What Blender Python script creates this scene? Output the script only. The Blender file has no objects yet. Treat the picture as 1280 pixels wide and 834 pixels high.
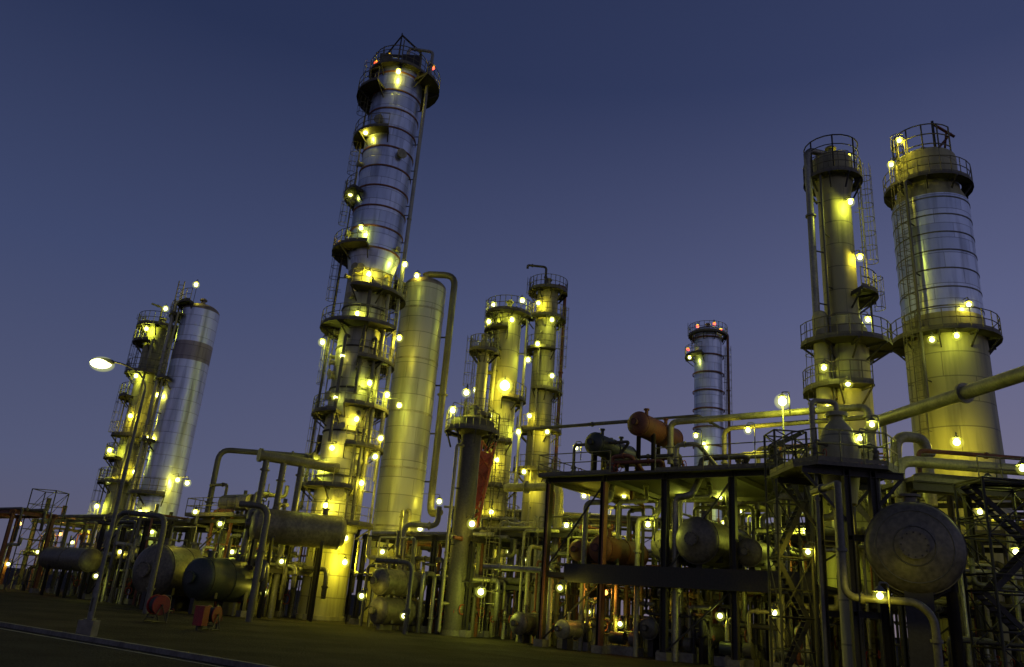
import bpy, math, random
from mathutils import Vector as V, Matrix
rnd = random.Random(7)
# ------------------------------------------------------------------ pixel unprojection
F=972.0; P=math.radians(19.28); R=math.radians(4.54); HC=1.8
cP,sP,cR,sR=math.cos(P),math.sin(P),math.cos(R),math.sin(R)
def W(px,py,Y):
    """unproject image pixel at given depth -> metric world position"""
    a,b=px-640,py-417
    u=a*cR+b*sR; v=-a*sR+b*cR
    k=Y/(F*cP+v*sP)
    return V((u*k,Y,HC+(F*sP-v*cP)*k))
def proj(x,y,z):
    z-=HC; w=y*cP+z*sP
    u=F*x/w; v=F*(y*sP-z*cP)/w
    return 640+u*cR-v*sR, 417+u*sR+v*cR
def zat(x,y,py):
    lo,hi=-3.0,80.0
    for _ in range(40):
        m=(lo+hi)/2
        if proj(x,y,m)[1]>py: lo=m
        else: hi=m
    return lo
E=math.radians(-38)
e1=V((math.cos(E),math.sin(E),0)); e2=V((-math.sin(E),math.cos(E),0)); UP=V((0,0,1))
# ------------------------------------------------------------------ materials
MATS={}
def newmat(name):
    m=bpy.data.materials.new(name); m.use_nodes=True
    nt=m.node_tree; MATS[name]=m
    return m,nt,nt.nodes['Principled BSDF']
def N(nt,t,**k):
    n=nt.nodes.new(t)
    for a,b in k.items(): setattr(n,a,b)
    return n
def mth(nt,op,a,b=None,c=None):
    n=N(nt,'ShaderNodeMath',operation=op)
    for i,x in enumerate((a,b,c)):
        if x is None: continue
        if isinstance(x,(int,float)): n.inputs[i].default_value=x
        else: nt.links.new(x,n.inputs[i])
    return n.outputs[0]
def paint(name,col,rough=.55,metal=0.0,scale=1.5,var=.35,bump=.15,dirt=(.035,.027,.017),dirtamt=.7):
    m,nt,b=newmat(name)
    tc=N(nt,'ShaderNodeTexCoord')
    mp=N(nt,'ShaderNodeMapping'); mp.inputs['Scale'].default_value=(1,1,.35)
    nt.links.new(tc.outputs['Object'],mp.inputs[0])
    n1=N(nt,'ShaderNodeTexNoise'); n1.inputs['Scale'].default_value=scale; n1.inputs['Detail'].default_value=6
    nt.links.new(mp.outputs[0],n1.inputs['Vector'])
    n2=N(nt,'ShaderNodeTexNoise'); n2.inputs['Scale'].default_value=scale*7; n2.inputs['Detail'].default_value=4
    nt.links.new(tc.outputs['Object'],n2.inputs['Vector'])
    r=N(nt,'ShaderNodeMapRange'); r.inputs[1].default_value=.45; r.inputs[2].default_value=.75; r.inputs[4].default_value=dirtamt
    nt.links.new(n1.outputs['Fac'],r.inputs[0])
    mx=N(nt,'ShaderNodeMix',data_type='RGBA'); mx.inputs[6].default_value=(*col,1); mx.inputs[7].default_value=(*dirt,1)
    nt.links.new(r.outputs[0],mx.inputs[0])
    mu=N(nt,'ShaderNodeMix',data_type='RGBA',blend_type='MULTIPLY'); mu.inputs[0].default_value=1
    vr=N(nt,'ShaderNodeMapRange'); vr.inputs[1].default_value=.3; vr.inputs[2].default_value=.7; vr.inputs[3].default_value=1-var; vr.inputs[4].default_value=1+var*.3
    nt.links.new(n2.outputs['Fac'],vr.inputs[0])
    nt.links.new(mx.outputs[2],mu.inputs[6]); nt.links.new(vr.outputs[0],mu.inputs[7])
    nt.links.new(mu.outputs[2],b.inputs['Base Color'])
    b.inputs['Roughness'].default_value=rough; b.inputs['Metallic'].default_value=metal
    bp=N(nt,'ShaderNodeBump'); bp.inputs['Strength'].default_value=bump; bp.inputs['Distance'].default_value=.03
    nt.links.new(n2.outputs['Fac'],bp.inputs['Height']); nt.links.new(bp.outputs[0],b.inputs['Normal'])
    return m
def clad(name,col,metal=.5,rough=.42,h=1.0,nseg=5,var=.3,streak=.5):
    m,nt,b=newmat(name)
    tc=N(nt,'ShaderNodeTexCoord'); sp=N(nt,'ShaderNodeSeparateXYZ'); nt.links.new(tc.outputs['Object'],sp.inputs[0])
    zz=mth(nt,'DIVIDE',sp.outputs[2],h); row=mth(nt,'FLOOR',zz); fz=mth(nt,'FRACT',zz)
    an=mth(nt,'MULTIPLY',mth(nt,'ARCTAN2',sp.outputs[1],sp.outputs[0]),nseg/(2*math.pi))
    an=mth(nt,'ADD',an,mth(nt,'MULTIPLY',row,.37)); ca=mth(nt,'FLOOR',an); fa=mth(nt,'FRACT',an)
    cb=N(nt,'ShaderNodeCombineXYZ'); nt.links.new(ca,cb.inputs[0]); nt.links.new(row,cb.inputs[1])
    wn=N(nt,'ShaderNodeTexWhiteNoise'); nt.links.new(cb.outputs[0],wn.inputs['Vector'])
    pv=mth(nt,'MULTIPLY_ADD',wn.outputs['Value'],var,1-var*.6)
    seam=mth(nt,'MAXIMUM',mth(nt,'LESS_THAN',fz,.045),mth(nt,'LESS_THAN',fa,.012))
    pv=mth(nt,'MULTIPLY',pv,mth(nt,'MULTIPLY_ADD',seam,-.5,1.0))
    mp=N(nt,'ShaderNodeMapping'); mp.inputs['Scale'].default_value=(1.3,1.3,.12); nt.links.new(tc.outputs['Object'],mp.inputs[0])
    ns=N(nt,'ShaderNodeTexNoise'); ns.inputs['Scale'].default_value=1.6; ns.inputs['Detail'].default_value=7; nt.links.new(mp.outputs[0],ns.inputs['Vector'])
    st=N(nt,'ShaderNodeMapRange'); st.inputs[1].default_value=.48; st.inputs[2].default_value=.75; st.inputs[3].default_value=1; st.inputs[4].default_value=1-streak
    nt.links.new(ns.outputs['Fac'],st.inputs[0]); pv=mth(nt,'MULTIPLY',pv,st.outputs[0])
    mu=N(nt,'ShaderNodeMix',data_type='RGBA',blend_type='MULTIPLY'); mu.inputs[0].default_value=1; mu.inputs[6].default_value=(*col,1)
    nt.links.new(pv,mu.inputs[7]); nt.links.new(mu.outputs[2],b.inputs['Base Color'])
    b.inputs['Metallic'].default_value=metal
    nt.links.new(mth(nt,'MULTIPLY_ADD',wn.outputs['Value'],.15,rough-.05),b.inputs['Roughness'])
    n3=N(nt,'ShaderNodeTexNoise'); n3.inputs['Scale'].default_value=2.2; n3.inputs['Detail'].default_value=3; nt.links.new(tc.outputs['Object'],n3.inputs['Vector'])
    hh=mth(nt,'ADD',mth(nt,'MULTIPLY',seam,-.6),n3.outputs['Fac'])
    bp=N(nt,'ShaderNodeBump'); bp.inputs['Strength'].default_value=.35; bp.inputs['Distance'].default_value=.04
    nt.links.new(hh,bp.inputs['Height']); nt.links.new(bp.outputs[0],b.inputs['Normal'])
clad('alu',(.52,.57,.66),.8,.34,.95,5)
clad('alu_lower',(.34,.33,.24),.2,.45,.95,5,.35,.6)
clad('alu2',(.37,.37,.30),.3,.42,1.25,4,.22,.4)
clad('cream',(.31,.29,.14),.0,.55,1.4,3,.18,.6)
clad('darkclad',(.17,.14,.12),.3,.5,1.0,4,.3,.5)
clad('bandclad',(.26,.23,.23),.5,.45,1.0,4,.3,.5)
paint('steel',(.028,.025,.019),.7)
paint('steel_pale',(.10,.09,.055),.6)
paint('pipe_pale',(.30,.28,.14),.45,.05)
paint('pipe_grey',(.11,.105,.075),.5,.1)
paint('drumpaint',(.135,.12,.075),.5,.05,scale=.9,var=.5,bump=.3)
paint('pipe_alu',(.31,.30,.22),.4,.35)
paint('rail',(.16,.145,.07),.55)
paint('grating',(.038,.035,.027),.8)
paint('rust',(.17,.055,.022),.65)
paint('redoxide',(.36,.05,.02),.6)
paint('hosered',(.24,.010,.008),.5)
paint('tealdark',(.028,.038,.028),.5)
paint('concrete',(.20,.185,.14),.85,scale=.8,bump=.4)
paint('kerbpaint',(.16,.15,.125),.85)
paint('linepaint',(.22,.21,.18),.85)
paint('rubber',(.03,.03,.03),.7)
paint('lampmetal',(.13,.13,.11),.5,.3)
def ground_mat(name,c1,c2,sc):
    m,nt,b=newmat(name)
    tc=N(nt,'ShaderNodeTexCoord')
    a=N(nt,'ShaderNodeTexNoise'); a.inputs['Scale'].default_value=sc; a.inputs['Detail'].default_value=9; nt.links.new(tc.outputs['Object'],a.inputs['Vector'])
    g=N(nt,'ShaderNodeTexNoise'); g.inputs['Scale'].default_value=14; g.inputs['Detail'].default_value=6; nt.links.new(tc.outputs['Object'],g.inputs['Vector'])
    cr=N(nt,'ShaderNodeValToRGB'); cr.color_ramp.elements[0].color=(*c1,1); cr.color_ramp.elements[1].color=(*c2,1)
    cr.color_ramp.elements[0].position=.42; cr.color_ramp.elements[1].position=.60
    nt.links.new(mth(nt,'ADD',mth(nt,'MULTIPLY',a.outputs['Fac'],.6),mth(nt,'MULTIPLY',g.outputs['Fac'],.4)),cr.inputs[0])
    nt.links.new(cr.outputs[0],b.inputs['Base Color']); b.inputs['Roughness'].default_value=.95; b.inputs['Specular IOR Level'].default_value=.12
    bp=N(nt,'ShaderNodeBump'); bp.inputs['Strength'].default_value=.9; bp.inputs['Distance'].default_value=.12
    nt.links.new(g.outputs['Fac'],bp.inputs['Height']); nt.links.new(bp.outputs[0],b.inputs['Normal'])
ground_mat('dirt',(.012,.010,.007),(.048,.039,.026),.35)
ground_mat('asphalt',(.014,.0135,.012),(.032,.030,.027),.6)
ground_mat('pad',(.014,.0125,.009),(.055,.047,.031),.3)
def emis(name,col,s):
    m,nt,b=newmat(name); nt.nodes.remove(b)
    e=N(nt,'ShaderNodeEmission'); e.inputs[0].default_value=(*col,1); e.inputs[1].default_value=s
    t=N(nt,'ShaderNodeBsdfTransparent'); a=N(nt,'ShaderNodeAddShader')
    nt.links.new(e.outputs[0],a.inputs[0]); nt.links.new(t.outputs[0],a.inputs[1])
    nt.links.new(a.outputs[0],nt.nodes['Material Output'].inputs[0])
    m.cycles.emission_sampling='NONE'
emis('globe',(1,.99,.44),3.0)
emis('globe_red',(1,.06,.02),2.5)
emis('globe_orange',(1,.45,.08),2.0)
def halo_mat(name,col,s):  # self-glowing volume, imitates the bloom around a lamp
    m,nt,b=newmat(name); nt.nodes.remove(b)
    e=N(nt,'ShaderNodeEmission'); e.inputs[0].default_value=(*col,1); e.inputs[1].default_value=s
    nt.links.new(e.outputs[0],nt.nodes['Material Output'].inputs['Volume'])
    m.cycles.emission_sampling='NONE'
halo_mat('halo_glow',(.90,.95,.12),.7)
# ------------------------------------------------------------------ mesh builder
def frame(d):
    d=d.normalized()
    a=UP if abs(d.z)<.95 else V((1,0,0))
    x=d.cross(a).normalized(); y=x.cross(d).normalized()
    return x,y
class MB:
    def __init__(s): s.v=[];s.f=[];s.m=[];s.s=[];s.slots=[]
    def mi(s,m):
        if m not in s.slots: s.slots.append(m)
        return s.slots.index(m)
    def face(s,f,m,sm=False): s.f.append(f);s.m.append(s.mi(m));s.s.append(sm)
    def tube(s,pts,rad,seg,mat,caps=True,smooth=True):
        pts=[V(p) for p in pts]; n=len(pts)
        if not isinstance(rad,(list,tuple)): rad=[rad]*n
        b0=len(s.v); x=None
        for i,p in enumerate(pts):
            if i==0: d=pts[1]-p
            elif i==n-1: d=p-pts[i-1]
            else: d=(pts[i+1]-p).normalized()+(p-pts[i-1]).normalized()
            if d.length<1e-6: d=V((0,0,1))
            d.normalize()
            if x is None: x,y=frame(d)
            else:
                x=(x-d*x.dot(d))
                if x.length<1e-4: x,_=frame(d)
                x.normalize(); y=x.cross(d)
            for k in range(seg):
                a=2*math.pi*(k+.5)/seg
                s.v.append(p+(x*math.cos(a)+y*math.sin(a))*rad[i])
        for i in range(n-1):
            for k in range(seg):
                k2=(k+1)%seg; a=b0+i*seg
                s.face((a+k,a+k2,a+seg+k2,a+seg+k),mat,smooth)
        if caps:
            for a in (b0,b0+(n-1)*seg):
                if seg>=10:
                    c=len(s.v); s.v+= [s.v[a+k].copy() for k in range(seg)]; a=c
                s.face(tuple(a+k for k in range(seg)),mat,False)
    def cyl(s,p0,p1,r,mat,seg=8,r1=None): s.tube([p0,p1],[r,r if r1 is None else r1],seg,mat)
    def obox(s,p0,p1,w,h,mat,off=V((0,0,0))):
        p0=V(p0)+off;p1=V(p1)+off; x,y=frame(p1-p0); b=len(s.v)
        for p in (p0,p1):
            for i,j in ((-1,-1),(1,-1),(1,1),(-1,1)): s.v.append(p+x*(w/2*i)+y*(h/2*j))
        for f in ((0,1,2,3),(7,6,5,4),(0,4,5,1),(1,5,6,2),(2,6,7,3),(3,7,4,0)): s.face(tuple(b+i for i in f),mat)
    def ibeam(s,p0,p1,w,h,mat):
        p0=V(p0);p1=V(p1); x,y=frame(p1-p0)
        s.obox(p0,p1,w,.03,mat,y*(h/2-.015)); s.obox(p0,p1,w,.03,mat,-y*(h/2-.015)); s.obox(p0,p1,.025,h-.064,mat)
    def lathe(s,prof,mat,seg=36,c=(0,0)):
        for (z0,r0),(z1,r1) in zip(prof[:-1],prof[1:]):
            b=len(s.v)
            for z,r in ((z0,r0),(z1,r1)):
                for k in range(seg):
                    a=2*math.pi*k/seg; s.v.append(V((c[0]+r*math.cos(a),c[1]+r*math.sin(a),z)))
            for k in range(seg):
                k2=(k+1)%seg; s.face((b+k,b+k2,b+seg+k2,b+seg+k),mat,True)
    def ball(s,c,r,mat,seg=10,rings=6,sc=(1,1,1)):
        c=V(c); b=len(s.v)
        for i in range(rings+1):
            t=math.pi*i/rings
            for k in range(seg):
                a=2*math.pi*k/seg
                s.v.append(c+V((r*sc[0]*math.sin(t)*math.cos(a),r*sc[1]*math.sin(t)*math.sin(a),r*sc[2]*math.cos(t))))
        for i in range(rings):
            for k in range(seg):
                k2=(k+1)%seg; a=b+i*seg
                if i==0: s.face((a+k,a+seg+k,a+seg+k2),mat,True)
                elif i==rings-1: s.face((a+k,a+seg+k,a+k2),mat,True)
                else: s.face((a+k,a+seg+k,a+seg+k2,a+k2),mat,True)
    def ring(s,c,ax,Rr,r,mat,seg=16,ts=5,a0=0,a1=2*math.pi):
        c=V(c); x,y=frame(V(ax)); full=abs(a1-a0-2*math.pi)<1e-4
        pts=[c+(x*math.cos(a0+(a1-a0)*i/seg)+y*math.sin(a0+(a1-a0)*i/seg))*Rr for i in range(seg+1)]
        s.tube(pts,r,ts,mat,caps=not full)
    def pipe(s,pts,r,mat,seg=10,bend=None,fl=True):
        pts=[V(p) for p in pts]; bend=bend or r*2.6; out=[pts[0]]
        for i in range(1,len(pts)-1):
            a,b,c=pts[i-1],pts[i],pts[i+1]
            d0=(a-b);d1=(c-b); l=min(bend,d0.length*.48,d1.length*.48)
            p=b+d0.normalized()*l; q=b+d1.normalized()*l
            for k in range(6):
                t=k/5; out.append(p*(1-t)**2+b*2*t*(1-t)+q*t*t)
        out.append(pts[-1]); s.tube(out,r,seg,mat)
        if fl:
            for a,b in zip(pts[:-1],pts[1:]):
                if (b-a).length>r*9:
                    t=rnd.choice((.25,.4,.6,.75)); p=a.lerp(b,t); d=(b-a).normalized()
                    s.cyl(p-d*.05,p+d*.05,r*1.5,mat,seg)
    def valve(s,p,d,r,mat='redoxide'):
        p=V(p);d=V(d).normalized(); x,y=frame(d)
        s.ball(p,r*1.7,'steel_pale',8,5); s.cyl(p,p+y*r*5,r*.4,'steel_pale',6); s.ring(p+y*r*5,y,r*2.2,r*.25,mat,12,4)
        for k in (-1,1): s.cyl(p+d*k*r*2,p+d*(k*r*2+.06),r*1.7,'steel_pale',10)
PW=.95
class Asm:
    def __init__(s,name,loc=(0,0,0),rot=0,scale=1.0):
        s.name=name; s.loc=V(loc); s.rot=rot; s.parts={}; s.lts=[]; s.scale=scale
    def __getitem__(s,k): return s.parts.setdefault(k,MB())
    def L(s,w):
        d=V(w)-s.loc; c,n=math.cos(-s.rot),math.sin(-s.rot)
        return V((d.x*c-d.y*n,d.x*n+d.y*c,d.z))
    def lamp(s,p,pw=150,attach=None,col=None,r=.16,kind='globe',halo=1.0,drop=.9):
        p=V(p); m=s['lamp_globe']; m.ball(p,r,kind,10,7)
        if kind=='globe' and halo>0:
            s['lamp_halo'].ball(p,r+.09+.09*halo,'halo_glow',14,8)  # glow shell added around the globe as its halo
        b=s['lamp_bracket']; top=p+UP*(r+.05)
        b.cyl(top-UP*.03,top+UP*.12,.19,'lampmetal',10,.06)
        if attach is not None:
            a=V(attach); b.pipe([top+UP*.1,top+UP*.3,V((a.x,a.y,top.z+.3)),a],.025,'lampmetal',5,.12,False)
        else:
            b.pipe([top+UP*.1,top+UP*.22,top+UP*.22+V((.3,.1,0)),top+V((.3,.1,-drop))],.028,'lampmetal',5,.1,False)
        if pw>0:
            g=rnd.random()
            c=col or ((.97,.84,.045) if g<.6 else (.80,.88,.08)); s.lts.append((p,pw*PW,c,r*.8))
    def build(s):
        e=bpy.data.objects.new(s.name,None); bpy.context.collection.objects.link(e)
        e.location=s.loc; e.rotation_euler=(0,0,s.rot); e.scale=(s.scale,)*3; e.empty_display_size=.5
        for k,m in s.parts.items():
            if not m.v: continue
            me=bpy.data.meshes.new(k); me.from_pydata(m.v,[],m.f)
            for q in m.slots: me.materials.append(MATS[q])
            me.polygons.foreach_set('material_index',m.m); me.polygons.foreach_set('use_smooth',m.s); me.update()
            o=bpy.data.objects.new(k,me); bpy.context.collection.objects.link(o); o.parent=e
        for p,pw,c,r in s.lts:
            l=bpy.data.lights.new('lamp_light','POINT'); l.energy=pw; l.color=c; l.shadow_soft_size=r
            o=bpy.data.objects.new('lamp_light',l); bpy.context.collection.objects.link(o); o.location=p; o.parent=e
        return e
# ------------------------------------------------------------------ shared details
def rail(m,pts,h=1.1,mat='rail',sp=1.2):
    pts=[V(p) for p in pts]
    for a,b in zip(pts[:-1],pts[1:]):
        for k in (.55,1.0): m.cyl(a+UP*h*k,b+UP*h*k,.028,mat,5)
        m.obox(a+UP*.08,b+UP*.08,.01,.14,mat)
        n=max(1,round((b-a).length/sp))
        for i in range(n+1):
            p=a.lerp(b,i/n); m.cyl(p,p+UP*h,.026,mat,5)
def deck(a,pts,th=.12):
    m=a['grating_deck']; b=len(m.v); n=len(pts)
    for z in (0,-th):
        for p in pts: m.v.append(V(p)+UP*z)
    m.face(tuple(b+i for i in range(n)),'grating'); m.face(tuple(b+n+i for i in reversed(range(n))),'grating')
    for i in range(n):
        j=(i+1)%n; m.face((b+i,b+j,b+n+j,b+n+i),'steel_pale')
D=math.radians
class Col(Asm):
    def __init__(s,name,px,py,Y):
        w=W(px,py,Y); super().__init__(name,(w.x,Y,0)); s.X=w.x; s.Y=Y; s.prof=[]
    def z(s,py): return zat(s.X,s.Y,py)
    def shell(s,prof,mat,seg=40): s['shell'].lathe(prof,mat,seg); s.prof+=prof
    def head(s,z,r,mat,k=.5):
        pr=[(z+r*k*math.sin(t*math.pi/16),max(.01,r*math.cos(t*math.pi/16))) for t in range(9)]
        s.shell(pr,mat); s['shell'].cyl((0,0,z+r*k-.05),(0,0,z+r*k+.6),.2,mat,10); s['shell'].cyl((0,0,z+r*k+.4),(0,0,z+r*k+.5),.33,mat,10)
    def rad(s,z):
        c=[r for (z0,r0),(z1,r1) in zip(s.prof[:-1],s.prof[1:]) if z0<=z<=z1 for r in (max(r0,r1),)]
        return max(c) if c else s.prof[-1][1]
    def bands(s,z0,z1,dz,mat='steel',t=.07,h=.12):
        z=z0
        while z<z1:
            r=s.rad(z)+t; s['stiffener_ring'].lathe([(z-h/2,r-t-.02),(z-h/2,r),(z+h/2,r),(z+h/2,r-t-.02)],mat,36); z+=dz
    def plat(s,z,a0,a1,w=1.0,r=None,mat='rail'):
        r=(r or s.rad(z))+.04; ro=r+w; full=a1-a0>=359; n=max(4,int((a1-a0)/14)); m=s['platform']; b=len(m.v)
        for i in range(n+1):
            a=D(a0+(a1-a0)*i/n); c,q=math.cos(a),math.sin(a)
            for rr,zz in ((r,z),(ro,z),(ro,z-.14),(r,z-.14)): m.v.append(V((rr*c,rr*q,zz)))
        for i in range(n):
            k=b+i*4
            for j in range(4):
                j2=(j+1)%4; m.face((k+j,k+j2,k+4+j2,k+4+j),'grating' if j!=1 else 'steel_pale')
        for e in (0,n):
            if not full: m.face(tuple(b+e*4+j for j in range(4)),'grating')
        rl=s['platform_railing']; pts=[]
        for i in range(n+1):
            a=D(a0+(a1-a0)*i/n); p=V(((ro-.05)*math.cos(a),(ro-.05)*math.sin(a),z)); pts.append(p)
            rl.cyl(p,p+UP*1.1,.028,mat,5)
        for k in (.55,1.1): rl.tube([p+UP*k for p in pts],.028,5,mat)
        for p,q in zip(pts[:-1],pts[1:]): rl.obox(p+UP*.08,q+UP*.08,.01,.15,mat)
        nb=max(2,int((a1-a0)/40))
        for i in range(nb+1):
            a=D(a0+(a1-a0)*i/nb); c,q=math.cos(a),math.sin(a)
            m.obox((r*.98*c,r*.98*q,z-.95),((ro-.1)*c,(ro-.1)*q,z-.2),.07,.09,'steel')
            m.obox((r*c,r*q,z-.2),(ro*c,ro*q,z-.2),.08,.12,'steel')
    def ladder(s,z0,z1,a,cage=True,mat='rail',off=.28):
        m=s['caged_ladder']; r=max(s.rad(z0+.1),s.rad(z1-.1))+off; a=D(a); o=V((math.cos(a),math.sin(a),0)); t=V((-o.y,o.x,0)); c=o*r
        for k in (-1,1): m.cyl(c+t*.24*k+UP*z0,c+t*.24*k+UP*(z1+1.1),.032,mat,4)
        z=z0
        while z<z1: m.cyl(c-t*.24+UP*z,c+t*.24+UP*z,.018,mat,4); z+=.35
        if cage:
            z=z0+2.2; cc=c+o*.36
            while z<z1+1.1:
                pts=[cc+(t*math.cos(q)+o*math.sin(q))*.36+UP*z for q in [D(-40+260*i/8) for i in range(9)]]
                m.tube(pts,.022,4,mat,True); z+=.9
            for q in (-20,35,90,145,200):
                p=cc+(t*math.cos(D(q))+o*math.sin(D(q)))*.36; m.cyl(p+UP*(z0+2.2),p+UP*(z1+1.1),.016,mat,4)
        z=z0+.5
        while z<z1:
            for k in (-1,1): m.cyl(c+t*.24*k+UP*z,c+t*.24*k-o*off+UP*z,.02,mat,4)
            z+=2.5
    def riser(s,a,z0,z1,r,mat='pipe_pale',off=.35,top='in',bot=None):
        rr=max(s.rad(z) for z in (z0,(z0+z1)/2,z1-.2))+off+r; a=D(a); o=V((math.cos(a),math.sin(a),0)); c=o*rr
        pts=[c+UP*z0,c+UP*z1]
        if top=='in': pts.append(o*max(.05,s.rad(z1)-.1)+UP*z1)
        if bot=='in': pts.insert(0,o*(s.rad(z0)-.1)+UP*z0)
        s['riser_pipe'].pipe(pts,r,mat,10)
        z=z0+1.5
        while z<z1-1: s['riser_pipe'].obox(c+UP*z,o*(s.rad(z)-.02)+UP*z,.06,.06,'steel'); z+=3.2
    def lp(s,px,py,dy=0,pw=150,halo=1.0,kind='globe',r=.16):
        w=W(px,py,s.Y+dy); p=s.L(w); rr=s.rad(p.z); h=V((p.x,p.y,0))
        if h.length<rr+.35:   # keep it clear of the shell
            yy=-math.sqrt(max(0,(rr+.6)**2-min(abs(p.x),rr+.5)**2)); p=s.L(W(px,py,s.Y+yy)); h=V((p.x,p.y,0))
        zt=max(z for z,_ in s.prof)
        q=h.normalized()*min(rr*.98,h.length); at=V((q.x,q.y,p.z+.3)) if p.z<zt else V((p.x*.9,p.y*.9,p.z-1.6))
        s.lamp(p,pw,at,halo=halo,kind=kind,r=r)
    def nozzles(s,n,z0,z1):
        for _ in range(n):
            z=rnd.uniform(z0,z1); a=D(rnd.uniform(180,360)); o=V((math.cos(a),math.sin(a),0)); r=s.rad(z); q=rnd.uniform(.12,.28)
            s['nozzle'].cyl(o*(r-.05)+UP*z,o*(r+.35)+UP*z,q,'pipe_pale',10); s['nozzle'].cyl(o*(r+.3)+UP*z,o*(r+.4)+UP*z,q*1.5,'pipe_pale',10)
def drum(name,c,d,r,L,mat,saddle=0.0,legmat='steel',end=True):
    """horizontal vessel: c = near end, axis d"""
    d=V(d).normalized(); a=Asm(name,(c[0],c[1],0),math.atan2(d.y,d.x)); z=c[2]; m=a['shell']
    pts=[];rd=[]
    for i in range(11):
        t=i/10*math.pi/2; pts.append(V((r*.45*(1-math.cos(t)),0,z))); rd.append(max(.01,r*math.sin(t)))
    b=[(V((L-p.x,0,z)),q) for p,q in zip(pts,rd)][::-1]
    m.tube(pts+[p for p,_ in b],rd+[q for _,q in b],36,mat,False)
    for x in (r*.47,L-r*.47,L*.5): m.cyl((x-.03,0,z),(x+.03,0,z),r+.03,mat,36)
    if end:
        m.cyl((-.2,0,z),(.1,0,z),r*.22,mat,16); m.cyl((-.26,0,z),(-.18,0,z),r*.3,mat,16)
        for i in range(12):
            q=i*math.pi/6; m.cyl((-.3,r*.26*math.cos(q),z+r*.26*math.sin(q)),(-.14,r*.26*math.cos(q),z+r*.26*math.sin(q)),.025,'steel',5)
    for x in (L*.25,L*.75):
        m.cyl((x,0,z+r-.05),(x,0,z+r+.35),r*.16,mat,10); m.cyl((x,0,z+r+.3),(x,0,z+r+.38),r*.25,mat,10)
        s=a['saddle']; s.obox((x,-r*.8,z-r*.62),(x,r*.8,z-r*.62),.2,.5*r,legmat)
        if saddle>z-r*3: s.obox((x,0,z-r*.7),(x,0,saddle+.02),.28,r*1.3,legmat)
        else:
            for k in (-1,1): s.cyl((x,k*r*.7,z-r*.7),(x,k*r*.7,saddle),.12,legmat,8)
    return a
def rack(name,o,rot,Ln,Dp,levels,nb,mat='steel',npipes=6,pmats=('pipe_pale','pipe_grey','pipe_alu','steel_pale'),brace=True,rp=(.06,.2),cw=.24):
    a=Asm(name,(o[0],o[1],0),rot); f=a['frame']; top=levels[-1]
    for i in range(nb+1):
        x=Ln*i/nb
        for y in (0,Dp):
            f.ibeam((x,y,0),(x,y,top),cw,cw,mat); f.obox((x,y,0),(x,y,.35),cw+.25,cw+.25,'concrete')
        for z in levels: f.ibeam((x,-.3,z-.2),(x,Dp+.3,z-.2),.2,.3,mat)
        if brace and i<nb and i%2==0:
            z0=.3
            for z in levels: f.obox((x,-.02,z0),(x+Ln/nb,-.02,z-.4),.07,.07,mat); z0=z
    for z in levels:
        for y in (0,Dp): f.ibeam((-.3,y,z-.2),(Ln+.3,y,z-.2),.16,.24,mat)
    p=a['pipe_run']
    for z in levels[:]:
        y=.35
        while y<Dp-.2 and npipes:
            r=rnd.uniform(*rp); y+=r
            x0=rnd.uniform(-1.5,.5); x1=Ln+rnd.uniform(-.5,1.5); pm=rnd.choice(pmats)
            pts=[(x0,y,z+r),(x1,y,z+r)]
            if rnd.random()<.5: pts.append((x1,y,z+r-rnd.uniform(1.2,2.5)))
            if rnd.random()<.5: pts.insert(0,(x0,y,z+r+rnd.choice((-1,1))*rnd.uniform(1,2)))
            p.pipe(pts,r,pm,9); y+=r+max(.08,(Dp-.7)/npipes-2*r)
    return a
def manifold(a,x0,x1,y0,y1,zm,n,part='process_piping',rp=(.03,.15)):
    m=a[part]
    for _ in range(n):
        x=rnd.uniform(x0,x1);y=rnd.uniform(y0,y1);r=rnd.uniform(*rp);h=rnd.uniform(zm*.25,zm);mat=rnd.choice(('pipe_pale','pipe_grey','pipe_alu','steel_pale','pipe_grey','steel','pipe_pale','rust'))
        pts=[V((x,y,0)),V((x,y,h))]
        dx=rnd.choice((-1,1))*rnd.uniform(1,4); k=rnd.random()
        if k<.6: pts.append(V((min(x1+1,max(x0-1,x+dx)),y,h)))
        else: pts.append(V((x,min(y1,max(y0,y+dx)),h)))
        q=pts[-1].copy()
        if (q-pts[-2]).length<.5: q.x+=1; pts[-1]=q.copy()
        if rnd.random()<.6: q=q.copy(); q.z=0 if rnd.random()<.5 else min(zm,q.z+rnd.uniform(.6,2)); pts.append(q)
        m.pipe(pts,r,mat,9)
        if rnd.random()<.5: m.valve((x,y,rnd.uniform(.8,1.5)),(0,0,1),r)
def skid(a,x,y,z=0):
    m=a['pump_set']; m.obox((x-.9,y,z+.2),(x+.9,y,z+.2),.7,.4,'concrete')
    m.cyl((x-.7,y,z+.75),(x+.05,y,z+.75),.28,'tealdark',14); m.cyl((x+.05,y,z+.75),(x+.45,y,z+.75),.08,'steel',8)
    m.cyl((x+.4,y,z+.75),(x+.75,y,z+.75),.33,'pipe_grey',14); m.pipe([(x+.6,y,z+.9),(x+.6,y,z+2.4),(x+1.6,y,z+2.4)],.09,'pipe_pale')
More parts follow.
